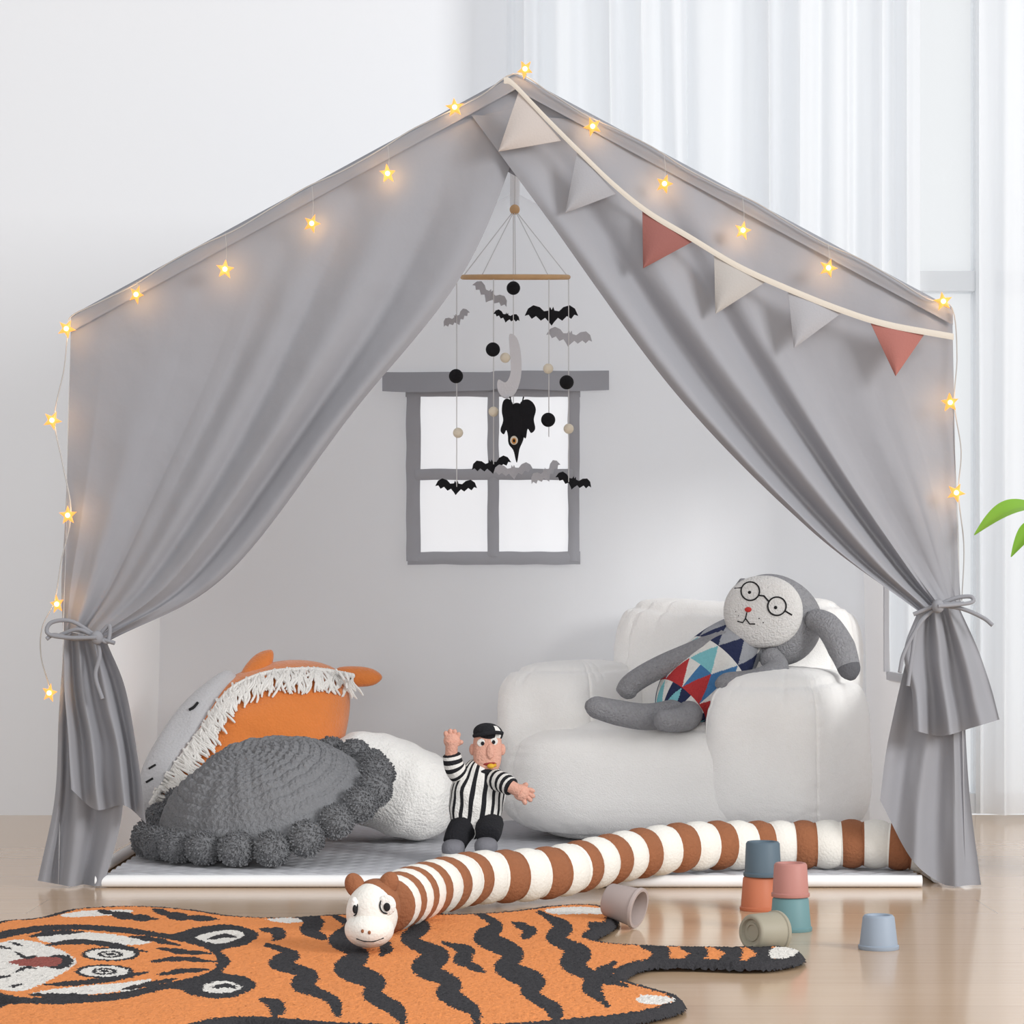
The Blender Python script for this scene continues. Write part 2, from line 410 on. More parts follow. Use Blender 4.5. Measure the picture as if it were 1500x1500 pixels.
# ---------------------------------------------------------------- bunting
bu=T('bunting','pennant bunting on a cream ribbon across the right roof slope','bunting',(.33,-.04,1.0))
rp=[(738,116),(752,122),(800,172),(848,220),(900,270),(950,310),(1010,346),(1080,388),(1150,420),(1230,452),(1300,474),(1397,492)]
rr=cr([P(x,y,-.054) for x,y in rp],90)
def rib(u,v):
    p=rr[round(u*90)]; return p+Vector((0,-.0006*math.sin(PI*v),-.0092*(v-.35)))
mk('ribbon',G().grid(rib,90,4),mat('cream_ribbon',(196,189,179),.95,.1,400),bu)
pens=[((760,134),(822,206),(730,222),(186,178,174)),((846,220),(902,284),(828,312),(158,158,163)),((941,304),(1018,352),(942,393),(142,92,87)),((1046,370),(1126,410),(1048,460),(174,170,167)),((1154,421),(1236,456),(1163,510),(162,162,167)),((1272,466),(1356,487),(1312,551),(160,104,97))]
for i,(a,b,c,colr) in enumerate(pens):
    A,B,Cc=P(*a,-.050),P(*b,-.050),P(*c,-.056)
    g=G()
    for off in (0,.0016):
        g.grid(lambda u,v:(A.lerp(B,u)).lerp(Cc,v*.998)+Vector((0,-.006*math.sin(PI*u)*math.sin(PI*(v*.8+.1))+off,0)),10,10)
    o=mk('pennant',g,mat('pennant_%d'%i,colr,.9,.1,350,trans=.1),bu)

# ---------------------------------------------------------------- mobile
YM=.5
mo=T('hanging_mobile','felt bat and crow mobile on a wooden hoop hanging inside the tent','mobile',P(754,307,YM))
hc=P(755,406,YM); hr=.088
hp=[hc+Vector((hr*math.cos(a),hr*math.sin(a),hr*math.sin(a)*.125)) for a in [k/48*2*PI for k in range(49)]]
mk('hoop',G().tube(hp,.0040,8),wood,mo)
mk('top_bead',G().ell(P(754,307,YM),(.0085,.0085,.0085)),wood,mo)
sg=G()
bead=P(754,307,YM)
sg.tube([bead,Vector((XP,YM,ZP-.04))],.0009,5)
for a in (PI,PI*1.28,PI*1.5,-.9,0,PI*.5):
    sg.tube([bead,hc+Vector((hr*math.cos(a),hr*math.sin(a),hr*math.sin(a)*.125))],.0008,5)
for (x,y0,y1) in ((669,406,713),(723,408,680),(752,315,600),(804,408,640),(833,406,706)):
    sg.tube([P(x,y0,YM),P(x,y1,YM)],.0008,5)
mk('strings',sg,string,mo)
bo=[(0,.09),(.03,.15),(.055,.08),(.14,.07),(.22,.15),(.34,.19),(.44,.13),(.5,.0),(.43,.02),(.37,-.06),(.29,-.01),(.2,-.10),(.12,-.05),(.05,-.13),(0,-.20)]
bo=bo+[(-x,y) for x,y in reversed(bo[1:-1])]
def bat(x,y,w,m,rot=0,yaw=0):
    c=P(x,y,YM); s=w*1.06*(YM+D)/FP; ca,sa=math.cos(rot),math.sin(rot)
    pts=[]
    for (a,b) in bo:
        q=Vector((a*ca-b*sa,0,a*sa+b*ca))*s
        q=Vector((q.x*math.cos(yaw),q.x*math.sin(yaw)+abs(a)*.3*s,q.z)); pts.append(c+q)
    mk('felt_bat',G().prism(pts,(0,.004,0)),m,mo,smooth=False)
bat(669,467,46,greyfelt,.5,.5); bat(717,432,58,greyfelt,-.5,.4); bat(742,464,40,black,-.2,.4); bat(808,461,74,black); bat(834,494,64,greyfelt,-.15)
bat(668,713,58,black,-.05); bat(720,682,58,black,.2,.3); bat(752,690,58,greyfelt,.1,.3); bat(800,694,60,greyfelt,.5,.7); bat(840,706,54,black,-.25,.3)
for (x,y,r,m) in ((752,422,10,black),(668,551,10.5,black),(722,512,10.5,black),(830,560,10.5,black),(803,615,10.5,black),(671,634,7.5,cream),(723,603,7.5,cream),(740,524,7.5,cream),(803,540,7.5,cream),(833,628,7.5,cream)):
    s=r*(YM+D)/FP
    mk('felt_ball',G().ell(P(x,y,YM-.002),(s,s,s),nu=18,nv=12),m,mo)
mn=cr([P(x,y,YM-.004) for x,y in [(746,490),(757,495),(763,518),(763,552),(753,578),(738,582),(729,570),(730,556),(741,560),(748,545),(747,518)]],44,True)
g=G().prism(mn,(0,.014,0)); mk('felt_moon',g,mat('pale_felt',(216,216,221),.95,.2,300),mo)
cw=cr([P(x,y,YM-.006) for x,y in [(748,596),(757,590),(767,596),(771,612),(769,632),(766,646),(761,658),(757,678),(752,660),(745,650),(744,634),(744,612)]],52,True)
crow=mk('felt_crow',G().inflate(cw,(0,-1,0),.014,c=P(757,622,YM-.006)),black,mo)
for pts in ([(752,594),(744,584),(737,588),(735,602),(737,616),(733,630),(738,636),(742,630),(746,644),(753,628)],[(761,594),(770,585),(780,589),(785,600),(782,614),(784,628),(778,634),(773,628),(770,642),(763,630)]):
    pp_=cr([P(x,y,YM-.017) for x,y in pts],40,True)
    mk('wing',G().prism(pp_,(0,.005,0)),black,crow,smooth=False)
cc=P(753,645,YM-.018)
mk('eye',G().ell(cc,(.0065,.004,.0075),nu=14,nv=10),mat('felt_eye_cream',(232,222,205),.9),crow)
mk('iris',G().ell(cc+Vector((0,-.003,-.001)),(.004,.002,.005),nu=14,nv=10),mat('felt_eye_orange',(214,150,80),.9),crow)
mk('pupil',G().ell(cc+Vector((0,-.005,-.001)),(.002,.001,.0028),nu=12,nv=8),black,crow)
for a,b in ((750,747),(764,767)): mk('foot',G().tube([P(a,594,YM-.01),P(b,581,YM-.01)],.0012,5),black,crow)

# ---------------------------------------------------------------- armchair
sherpa=mat('white_sherpa',(255,253,250),.98,.3,420,sheen=.5)
ch=T('childrens_armchair','puffy white sherpa child armchair inside the tent','armchair',(.30,.67,MZ))
RZ=Matrix.Rotation(-math.radians(20),3,'Z')
def cpart(name,c,r,e,seed,tilt=None,shape=None,dimples=(),nx=240,ny=140):
    M=RZ if tilt is None else RZ@tilt
    w=Vector((.30,.67,MZ))+RZ@Vector(c)
    def fn(u,v):
        a=u*2*PI; b=(v-.5)*PI
        q=Vector((sp(math.cos(b),e)*sp(math.cos(a),e),sp(math.cos(b),e)*sp(math.sin(a),e),sp(math.sin(b),e)))
        p=Vector((r[0]*q.x,r[1]*q.y,r[2]*q.z))
        if shape: p=shape(q,p)
        d=p.normalized()
        p+=d*(.006*noise.noise(p*6+Vector((seed*3.1,seed,0)))+.0012*noise.noise(p*30+Vector((seed,3,1)))+.0008*noise.noise(p*110))
        seam_h=math.exp(-((abs(math.sin(b))**e-.86)/.035)**2)
        ga=math.exp(-((abs(math.sin(b))**e-.80)/.15)**2)
        p-=d*(.0060*seam_h+.0045*ga*max(0,noise.noise(Vector((u*56,seed,q.z*1.2)))*1.6))
        dv=abs(abs(math.cos(a))-abs(math.sin(a))); ve=1-abs(q.z)**6
        seam_v=math.exp(-(dv/.035)**2)*ve; gv=math.exp(-(dv/.26)**2)*ve
        p-=d*(.0050*seam_v+.0040*gv*max(0,noise.noise(Vector((q.z*9,seed,u*2)))*1.6))
        for (k,depth,rad) in dimples:
            kk=Vector(k); dd=(q-kk).length
            p-=d*depth*math.exp(-(dd/rad)**2)
        o=w+M@p
        o.z=max(o.z,MZ+.0015)
        return o
    return mk(name,G().grid(fn,nx,ny,cu=True),sherpa,ch)
cpart('seat',(-.004,-.025,.100),(.293,.234,.106),.56,1)
cpart('armrest',(-.200,-.0,.198),(.102,.207,.102),.58,2,None,None,[((0,-1,.1),.010,.35)])
def armsh(q,p):
    p.z+= .010*(1-q.y*q.y)*max(0,q.z); p.x*=1+.06*max(0,-q.z); return p
cpart('armrest',(.193,-.030,.142),(.111,.238,.140),.52,3,None,armsh,[((0,-1,.30),.010,.32)])
def backsh(q,p):
    if q.z>0: p.z-= .030*q.z*(1-abs(q.x)**2.2); p.x*=1+.03*q.z
    p.y-= .025*(1-q.x*q.x)*(1-q.z*q.z)*(1 if q.y<0 else 0)
    return p
cpart('backrest',(.045,.165,.215),(.222,.088,.217),.46,4,Matrix.Rotation(-.15,3,'X'),backsh,[((-.62,-1,.55),.012,.22),((.62,-1,.55),.012,.22)])

# ---------------------------------------------------------------- plush with glasses
gk=mat('grey_knit',(160,160,164),.98,.8,320,var=.22,vs=220)
lk=mat('pale_knit',(228,226,224),.98,.6,320,var=.08,vs=220)
dk=mat('dark_knit_tip',(104,104,108),.98,.5,260)
thr=mat('black_thread',(30,30,32),.8)
pt=T('plush_toy','grey knitted floppy-eared plush with round glasses sitting on the white armchair','plush toy',P(1010,1050,.56))
tcols=[(45,52,84),(232,230,226),(188,60,62),(74,124,172),(130,196,204),(168,170,176)]
tm=[mat('knit_triangle_%d'%i,c,.98,.5,300,var=.1,vs=200) for i,c in enumerate(tcols)]
ta,tb=P(1098,922,.60),P(985,1044,.50)
ax=(tb-ta).normalized(); sidev=ax.cross(Vector((0,1,0))).normalized(); dep=ax.cross(sidev).normalized(); tl=(tb-ta).length
def tor(u,v):
    a=u*2*PI; r=.066*(math.sin(PI*(.06+.9*v))**.45)*(.84+.20*v)
    return ta+ax*(tl*(v*1.12-.06))+sidev*r*math.cos(a)+dep*r*.72*math.sin(a)
ROWS=[(5,1),(0,5),(4,1),(2,3),(4,0),(0,1),(0,1)]
def tmf(u,v):
    k=v*4.8; row=min(6,int(k)); x=u*8+(.5 if row%2 else 0); c=int(x); f=x-c; h=k-int(k)
    up=abs(f-.5)<h*.5
    a,b=ROWS[row]
    if up: return [a,3,a,a][c%4] if row==2 else a
    return [b,1,b,1][c%4] if row in (3,4) else b
mk('torso',G().grid(tor,240,132,cu=True,mf=tmf),tm,pt)
hcn=P(1134,908,.615); hrr=(.083,.060,.075)
Mh=Matrix.Rotation(math.radians(32),3,'Y')
head=mk('head',G().ell(hcn,hrr,Mh,nu=40,nv=28,e=.95),gk,pt)
fcn=P(1118,896,.556); frd=(.067,.024,.061)
face=mk('face',G().ell(fcn,frd,None,nu=40,nv=28,e=.95),lk,head)
gg=G()
for (x,y,r) in ((1099,866,13.5),(1138,888,13.5)):
    gg.tube([hit(x+r*math.cos(a),y+r*math.sin(a),fcn,frd,.001) for a in [k/28*2*PI for k in range(29)]],.0014,6)
gg.tube([hit(1111,872,fcn,frd,.001),hit(1119,873,fcn,frd,.001),hit(1126,881,fcn,frd,.001)],.0014,6)
gg.tube([hit(1087,861,fcn,frd,.001),hit(1076,862,fcn,frd,.001)],.0014,6); gg.tube([hit(1150,895,fcn,frd,.001),hit(1160,901,fcn,frd,.001)],.0014,6)
mk('glasses',gg,thr,head)
for x,y in ((1098,868),(1136,890)): mk('eye',G().ell(hit(x,y,fcn,frd),(.003,.002,.003),nu=12,nv=8),thr,head)
mk('nose',G().ell(hit(1096,893,fcn,frd),(.0060,.004,.0045),nu=14,nv=10),mat('red_knit',(196,60,56),.9),head)
mk('mouth',G().tube([hit(x,y,fcn,frd,.001) for x,y in ((1094,897),(1092,906),(1088,912),(1080,910))],.0011,6).tube([hit(x,y,fcn,frd,.001) for x,y in ((1092,906),(1098,914),(1106,914))],.0011,6),thr,head)
for x,y in ((1112,906),(1118,912),(1078,896),(1082,902)): mk('freckle',G().ell(hit(x,y,fcn,frd),(.0012,.0008,.0012),nu=8,nv=6),thr,head)
def limb(name,pts,rad,m=gk,par=None,mf=None,n=16,k=30):
    cp=cr([P(*p) for p in pts],k)
    rs=[]
    for i in range(k+1):
        t=i/k*(len(rad)-1); a=min(int(t),len(rad)-2); rs.append(rad[a]+(rad[a+1]-rad[a])*(t-a))
    for j in range(3):
        f=[.35,.72,.92][j]; rs[j]*=f; rs[k-j]*=f
    return mk(name,G().tube(cp,rs,n,mf=mf),m,par)
limb('ear',[(1183,905,.575),(1210,915,.55),(1233,950,.530),(1249,995,.510)],[.016,.022,.024,.017],[gk,dk],head,lambda t:1 if t>.84 else 0)
limb('ear',[(1095,850,.66),(1085,868,.668),(1076,890,.67)],[.012,.015,.012],gk,head)
limb('arm',[(1078,928,.570),(1026,952,.540),(965,978,.51),(925,1002,.48),(914,1022,.475)],[.020,.020,.019,.018,.017],gk,pt)
limb('arm',[(1122,955,.555),(1138,980,.530),(1108,996,.490),(1050,1002,.455)],[.019,.020,.019,.018],gk,pt)
limb('leg',[(1000,1042,.50),(950,1050,.445),(905,1044,.425),(858,1032,.415)],[.024,.022,.021,.017],gk,pt)
limb('leg',[(1010,1044,.49),(1005,1052,.440),(985,1056,.410),(960,1054,.395)],[.024,.021,.019,.016],gk,pt)

# ---------------------------------------------------------------- striped doll
YD=.235
skin=mat('doll_skin',(218,166,147),.95,.4,300,var=.08,vs=120); bk=mat('doll_black',(34,34,38),.95,.4,300); wh=mat('doll_white',(230,228,224),.95,.4,300)
dl=T('referee_doll','small fabric referee doll in a black and white striped shirt','doll',P(700,1256,YD))
tc_=P(700,1172,YD); trd=(.043,.028,.062)
mk('shirt',G().ell(tc_,trd,Matrix.Rotation(.14,3,'Y'),nu=120,nv=30,e=.85,disp=.005,ds=40,mf=lambda u,v:int(u*34)%2),[bk,wh],dl)
hcd=P(714,1098,YD-.006); hrd=(.0225,.016,.040)
dh=mk('head',G().ell(hcd,hrd,nu=28,nv=20,e=.8),skin,dl)
mk('cap',G().ell(P(715,1074,YD-.004),(.0235,.020,.016),Matrix.Rotation(.12,3,'Y'),nu=48,nv=20,mf=lambda u,v:1 if int(u*12)%6==4 and v<.8 else 0).tube(cr([P(694,1078,YD-.022),P(706,1076,YD-.033),P(724,1073,YD-.033),P(736,1074,YD-.022)],16),.003,8),[bk,wh],dh)
for x,y in ((706,1088),(722,1086)):
    mk('eye',G().ell(hit(x,y,hcd,hrd),(.0078,.0016,.0065),nu=16,nv=12),wh,dh); mk('pupil',G().ell(hit(x+1,y+1,hcd,hrd,.0016),(.0028,.0010,.0032),nu=12,nv=8),bk,dh)
mk('nose',G().ell(hit(718,1101,hcd,hrd),(.0060,.004,.012),nu=18,nv=12),skin,dh)
for x in (692,736): mk('ear',G().ell(P(x,1098,YD-.004),(.005,.005,.009),nu=14,nv=10),skin,dh)
mk('mouth',G().ell(hit(717,1119,hcd,hrd),(.011,.002,.0035),nu=16,nv=8),mat('doll_mouth',(140,52,46),.8),dh)
mk('whistle',G().ell(hit(719,1122,hcd,hrd,.003),(.006,.004,.004),nu=16,nv=10).tube([hit(722,1122,hcd,hrd,.004),hit(727,1120,hcd,hrd,.006)],.0025,8),mat('yellow_vinyl',(216,168,52),.5),dl)
mk('collar',G().ell(P(711,1130,YD-.004),(.022,.019,.007),nu=24,nv=10),bk,dl)
def fingers(g,base,dirs,l,r):
    for d in dirs:
        d=Vector(d).normalized(); g.tube([base,base+d*l*.5,base+d*l*.85+Vector((0,-.002,-.001)),base+d*l+Vector((0,-.003,-.001))],[r,r,r*.85,r*.4],8)
limb('sleeve',[(678,1138,YD),(666,1124,YD-.01),(661,1102,YD-.015)],[.018,.016,.014],[bk,wh],dl,lambda t:int(t*9)%2)
h=G(); b0=P(661,1106,YD-.015); b1=P(662,1085,YD-.02); h.tube([b0,b0.lerp(b1,.5),b1],[.010,.010,.011],10); h.ell(b1,(.013,.008,.013),nu=18,nv=12)
fingers(h,b1+Vector((-.007,0,.004)),[(-.25,0,1)],.012,.0042); fingers(h,b1+Vector((-.002,0,.007)),[(-.05,0,1)],.012,.0043); fingers(h,b1+Vector((.003,0,.007)),[(.12,0,1)],.0115,.0043); fingers(h,b1+Vector((.008,0,.004)),[(.3,0,.9)],.010,.004); fingers(h,b1+Vector((.008,0,-.005)),[(.9,0,.5)],.010,.0042)
mk('hand',h,skin,dl)
limb('sleeve',[(722,1142,YD-.01),(737,1146,YD-.03),(751,1154,YD-.045)],[.018,.016,.014],[bk,wh],dl,lambda t:int(t*9)%2)
h=G(); b0=P(748,1152,YD-.045); b1=P(764,1161,YD-.05); h.tube([b0,b0.lerp(b1,.5),b1],[.010,.010,.011],10); h.ell(b1,(.013,.008,.013),nu=18,nv=12)
for off,d,l in (((.003,0,.008),(.6,0,.8),.009),((.009,0,.004),(1,0,-.1),.011),((.009,0,-.001),(1,0,-.4),.012),((.007,0,-.005),(.85,0,-.7),.011),((.002,0,-.008),(.5,0,-1),.010)): fingers(h,b1+Vector(off),[d],l,.0042)
mk('hand',h,skin,dl)
limb('trouser_leg',[(684,1205,YD),(672,1222,YD-.02),(664,1240,YD-.03)],[.024,.021,.018],bk,dl)
limb('trouser_leg',[(716,1205,YD),(716,1216,YD-.03),(714,1226,YD-.05)],[.024,.021,.018],bk,dl)
gsh=mat('doll_grey_shoe',(118,118,124),.8,.2,200)
for x,y,Y in ((664,1243,YD-.05),(712,1240,YD-.06)):
    s=mk('shoe',G().ell(P(x,y,Y),(.018,.026,.014),e=.8,nu=24,nv=14),gsh,dl)
    mk('sole',G().ell(P(x,y+9,Y),(.0185,.027,.005),e=.7,nu=24,nv=8),wh,s)

# ---------------------------------------------------------------- striped caterpillar cushion
brn=mat('rust_knit',(146,94,65),.95,.3,220,var=.1,vs=120); whk=mat('white_knit',(228,225,218),.95,.2,260)
ct=T('caterpillar_plush','long brown and white striped caterpillar plush snaking over the tent edge','plush toy',F(545,1388))
path=[P(*q) for q in ((564,1329,-.655),(588,1317,-.55),(626,1303,-.42),(688,1287,-.29),(752,1283,-.235),(812,1277,-.19),(870,1264,-.12),(930,1251,-.045),(1000,1241,.01),(1060,1238,.05),(1130,1238,.085),(1200,1237,.09),(1270,1236,.085),(1330,1240,.075),(1372,1246,.07))]
N_=440; cp=cr(path,2000)
acc=[0]
for i in range(2000): acc.append(acc[-1]+(cp[i+1]-cp[i]).length)
tot=acc[-1]; pts=[]; j=0
for i in range(N_+1):
    t=i/N_*tot
    while j<1999 and acc[j+1]<t: j+=1
    pts.append(cp[j].lerp(cp[j+1],(t-acc[j])/max(1e-9,acc[j+1]-acc[j])))
NS=17
def seg(t):
    k=t*NS; f=k-int(k); return (0,f/.46) if f<.46 else (1,(f-.46)/.54)
rs=[]
for i in range(N_+1):
    t=min(.9999,i/N_); c_,f=seg(t); rs.append((.0315+.0055*math.sin(PI*f)**.6)*(1.0 if t>.1 else .9+t))
for j in range(8):
    f=math.sin((j+.5)/8*PI/2); rs[j]*=f; rs[N_-j]*=f
mk('body',G().tube(pts,rs,24,mf=lambda t:seg(min(.9999,t))[0]),[brn,whk],ct)
hc_=F(545,1338,.0145+.040); hr_=(.030,.036,.036)
chd=mk('head',G().ell(hc_,hr_,nu=36,nv=24,mf=lambda u,v:0),whk,ct)
chd2=mk('face_patch',G().ell(hc_+Vector((.004,.008,.007)),(.0285,.034,.0325),nu=30,nv=20),brn,chd)
sn=P(541,1361,hc_.y-.016); snr=(.0285,.034,.0215); sn.z=max(sn.z,.0150+snr[2])
mk('snout',G().ell(sn,snr,nu=32,nv=22),whk,chd)
for x,y in ((520,1297),(569,1295)):
    c=P(x,y,hc_.y+.004)
    mk('ear',G().ell(c,(.0115,.009,.015),Matrix.Rotation(-.4 if x<545 else .4,3,'Y'),nu=20,nv=14),brn,chd)
for x,y,px_ in ((519,1329,516),(566,1326,563)):
    e=mk('eye',G().ell(hit(x,y,hc_,hr_),(.0110 if x>540 else .005,.005,.012),nu=22,nv=14),wh,chd)
    mk('eye_outline',G().tube([hit(x+(9.5 if x>540 else 4.5)*math.cos(a),y+12*math.sin(a),hc_,hr_,.001) for a in [k/20*2*PI for k in range(21)]],.0009,6),thr,chd)
    mk('pupil',G().ell(hit(px_+4,y+2,hc_,hr_,.005),(.004 if x>540 else .0025,.002,.005),nu=14,nv=10),thr,chd)
for x,y in ((531,1364),(541,1366)): mk('nostril',G().ell(hit(x,y,sn,snr),(.0018,.0014,.0022),nu=10,nv=8),brn,chd)
mk('mouth',G().tube([hit(x,y,sn,snr,.0005) for x,y in ((522,1375),(534,1379),(548,1379),(562,1374))],.0007,6),thr,chd)

# ---------------------------------------------------------------- cushions
org=mat('orange_plush',(220,128,62),.95,.3,260,var=.08,vs=60,sheen=.4); face_g=mat('grey_plush',(190,190,193),.95,.3,260,sheen=.3); fringe_m=mat('white_yarn',(236,234,230),.95,.3,300)
hp_=T('animal_cushion','orange and grey animal head cushion with white yarn fringe behind round cushion','cushion',P(350,1210,.55))
YC=.57
nrm=Vector((-.15,-1,.35)).normalized()
def tl_(x,y,dY=0):
    return P(x,y,YC+(1150-y)*.0006+dY)
oo=cr([tl_(x,y) for x,y in [(226,1196),(244,1120),(288,1058),(330,1006),(380,980),(440,970),(490,980),(510,1010),(508,1055),(492,1110),(456,1165),(370,1215),(275,1230)]],64,True)
hb=mk('body',G().inflate(oo,nrm,.100,c=tl_(388,1085),rings=16,p=2.4,disp=.018,ds=14),org,hp_)
fo=cr([tl_(x,y,-.06) for x,y in [(205,1180),(206,1134),(232,1082),(268,1032),(306,998),(334,982),(348,998),(332,1040),(304,1080),(272,1116),(242,1156),(222,1194)]],56,True)
fc=mk('face',G().inflate(fo,nrm,.026,c=tl_(276,1082,-.06),rings=10,p=3.0,disp=.008,ds=18),face_g,hp_)
TB=[bvh(hb),bvh(fc)]
fl_=[(222,1176),(250,1132),(278,1094),(304,1058),(324,1026),(348,1004),(385,988),(425,982),(470,982),(516,990)]
fpx=cr([Vector((x,y,0)) for x,y in fl_],110)
g=G()
lastd=None
for i,p in enumerate(fpx):
    t=i/110
    for k in range(3):
        x0=p.x+random.uniform(-4,4); y0=p.y+random.uniform(-4,4)
        L=random.uniform(18,38); w_=min(1,t/.6)
        ddx=(24*(1-w_)+random.uniform(-11,13)); ddy=L*(.6+.35*w_)
        ps=[]
        for s_ in (0,.35,.7,1):
            xx=x0+ddx*s_+4*math.sin(s_*5+i); yy=y0+ddy*s_
            r=ray(xx,yy,TB,.004+.006*math.sin(PI*s_))
            if r is None:
                r=P(xx,yy,(ps[-1].y if ps else (lastd if lastd else YC)))
            if ps and abs(r.y-ps[-1].y)>.04: r=P(xx,yy,ps[-1].y-.004)
            ps.append(r)
        lastd=ps[-1].y
        g.tube(cr(ps,7),[.0021]*7+[.0014],6)
    q=ray(p.x,p.y,TB,.002) or P(p.x,p.y,lastd)
    g.ell(q,(.005,.004,.005),nu=8,nv=6)
mk('fringe',g,fringe_m,hp_)
for e in ([(346,1008),(356,980),(376,958),(398,952),(400,968),(392,986),(372,1006)],[(492,980),(520,976),(546,980),(560,992),(546,1004),(515,1006),(492,1004)]):
    eo=cr([tl_(x,y,-.05 if e[0][0]<400 else 0) for x,y in e],28,True); mk('ear',G().inflate(eo,(0,-1,.2),.016,rings=6),org,hp_)
def onf(x,y): return ray(x,y,[TB[1]],.001) or tl_(x,y,-.06)
mk('eye',G().tube(cr([onf(x,y) for x,y in ((277,1040),(284,1036),(290,1029))],8),.0026,6),thr,fc)
for a,b in (((218,1126),(228,1120)),((214,1146),(224,1140))): mk('stitch',G().tube([onf(*a),onf((a[0]+b[0])/2,(a[1]+b[1])/2),onf(*b)],.0018,6),thr,fc)
# crochet cushion
cro=mat('charcoal_crochet',(128,129,132),.98,.5,300,var=.18,vs=200); pom=mat('charcoal_pompom',(124,125,128),1,.6,260,var=.15,vs=200)
cc_=P(384,1184,.28); n3=Vector((-.27,-.31,.91)).normalized(); ux=Vector((1,0,.0)); ux=(ux-n3*ux.dot(n3)).normalized(); uy=n3.cross(ux)
rc=T('round_cushion','round charcoal crochet cushion with pompom edge lying on the mat','cushion',(cc_.x,cc_.y,MZ))
R=.174
def crf(u,v):
    a=u*2*PI
    if v<.75:
        r=v/.75; rr_=r*R
        k=r*12; m_=max(8,int(k)*8); f=k-int(k); rib=abs(math.sin(PI*k))**.6
        braid=.5+.5*math.sin(a*m_+(2.2 if f<.5 else -2.2)*(f*2))
        h=.096*(1-r**2.8)+.0050*rib*(.4+.6*braid)+.012*noise.noise(Vector((r*math.cos(a)*2,r*math.sin(a)*2,1)))+.003*math.cos(a*16)*r*r*(1-r)*4
        if r<.04: h=.096+.012*noise.noise(Vector((0,0,1)))
    else:
        r=1-(v-.75)/.25; rr_=r*R; h=-.025*(1-r**2.6)
    p=cc_+ux*rr_*math.cos(a)+uy*rr_*math.sin(a)+n3*h
    p.z=max(p.z,MZ+.001); return p
mk('cushion_body',G().grid(crf,340,210,cu=True),cro,rc)
def pompom(c,r,seed):
    g=G(); g.ell(c,(r*.93,r*.93,r*.93),nu=24,nv=16)
    for q in g.v: q.z=max(q.z,MZ+.001)
    n=820; ga=PI*(3-math.sqrt(5))
    for i in range(n):
        z=1-2*(i+.5)/n; rr_=math.sqrt(1-z*z); a=i*ga
        d=Vector((rr_*math.cos(a),rr_*math.sin(a),z))+Vector((random.uniform(-.10,.10),random.uniform(-.10,.10),random.uniform(-.10,.10))); d.normalize()
        b=c+d*r*.86; t=c+(d+Vector((random.uniform(-.08,.08),random.uniform(-.08,.08),random.uniform(-.08,.08))))*r*random.uniform(.975,1.04)
        s=d.orthogonal().normalized(); s2=d.cross(s); w=.0018
        pts=[b+s*w,b-s*w*.5+s2*w*.87,b-s*w*.5-s2*w*.87,t+s*w*.8,t-s*w*.4+s2*w*.7,t-s*w*.4-s2*w*.7]
        for q in pts: q.z=max(q.z,MZ+.0008)
        g.add(pts,[(0,1,4,3),(1,2,5,4),(2,0,3,5),(3,4,5)])
    return g
for k in range(21):
    a=k/21*2*PI+.1; c=cc_+ux*(R+.014)*math.cos(a)+uy*(R+.014)*math.sin(a)+n3*random.uniform(-.004,.002); r=random.uniform(.0265,.0290)
    c.z=max(c.z,MZ+r*.97)
    mk('pompom',pompom(c,r,k),pom,rc)
# white pillow
wc=P(574,1150,.56)
def wp(u,v):
    a=u*2*PI; b=(v-.5)*PI; e=.75
    p=Vector((.118*sp(math.cos(b),e)*sp(math.cos(a),e),.105*sp(math.cos(b),e)*sp(math.sin(a),e),.078*sp(math.sin(b),e)))
    p*=1+.012*math.sin(p.x*130+p.y*30)+.05*noise.noise(p*12)+.012*noise.noise(p*60)
    p=Matrix.Rotation(.35,3,'Y')@p
    q=wc+p; q.z=max(q.z,MZ+.001); return q
wpo=mk('plush_pillow',G().grid(wp,150,90,cu=True),mat('white_plush',(246,244,240),.98,.5,240,sheen=.4),origin=(wc.x,wc.y,MZ))
tag(wpo,'small white plush pillow between round cushion and armchair','pillow')

# ---------------------------------------------------------------- tiger rug (pile cells coloured by pattern)
rugd=mat('rug_charcoal',(52,51,54),1,.4,500,var=.6,vs=500); rugo=mat('rug_orange',(220,138,80),1,.3,500,var=.10,vs=250); rugw=mat('rug_white',(224,220,214),1,.4,500,var=.06,vs=200); rugr=mat('rug_tongue_red',(150,82,74),1,.5,500)
ol=[(-90,1420),(-60,1385),(-10,1364),(50,1358),(95,1346),(150,1341),(215,1340),(290,1346),(350,1355),(420,1357),(500,1352),(580,1350),(660,1352),(740,1348),(800,1340),(860,1337),(895,1342),(908,1354),(896,1370),(872,1384),(892,1394),(960,1399),(1060,1401),(1140,1400),(1178,1408),(1170,1420),(1110,1427),(1010,1424),(950,1426),(922,1438),(922,1450),(958,1462),(998,1474),(1004,1486),(978,1497),(920,1508),(840,1516),(760,1522),(640,1526),(500,1522),(420,1516),(350,1512),(300,1520),(220,1540),(100,1552),(0,1545),(-60,1520),(-20,1492),(20,1484),(-40,1470),(-80,1450)]
dx_,dy_=.0018,.0027
xs=np.arange(-.80,.40,dx_); ys=np.arange(-1.50,-.30,dy_)
def topx(X,Y): return 750+X*FP/(Y+D), 900+H*FP/(Y+D)
def inpoly(px,py,poly):
    res=np.zeros(px.shape,bool); n=len(poly)
    for i in range(n):
        x0,y0=poly[i]; x1,y1=poly[(i+1)%n]
        if y0==y1: continue
        c=((y0>py)!=(y1>py))&(px<(x1-x0)*(py-y0)/(y1-y0)+x0); res^=c
    return res
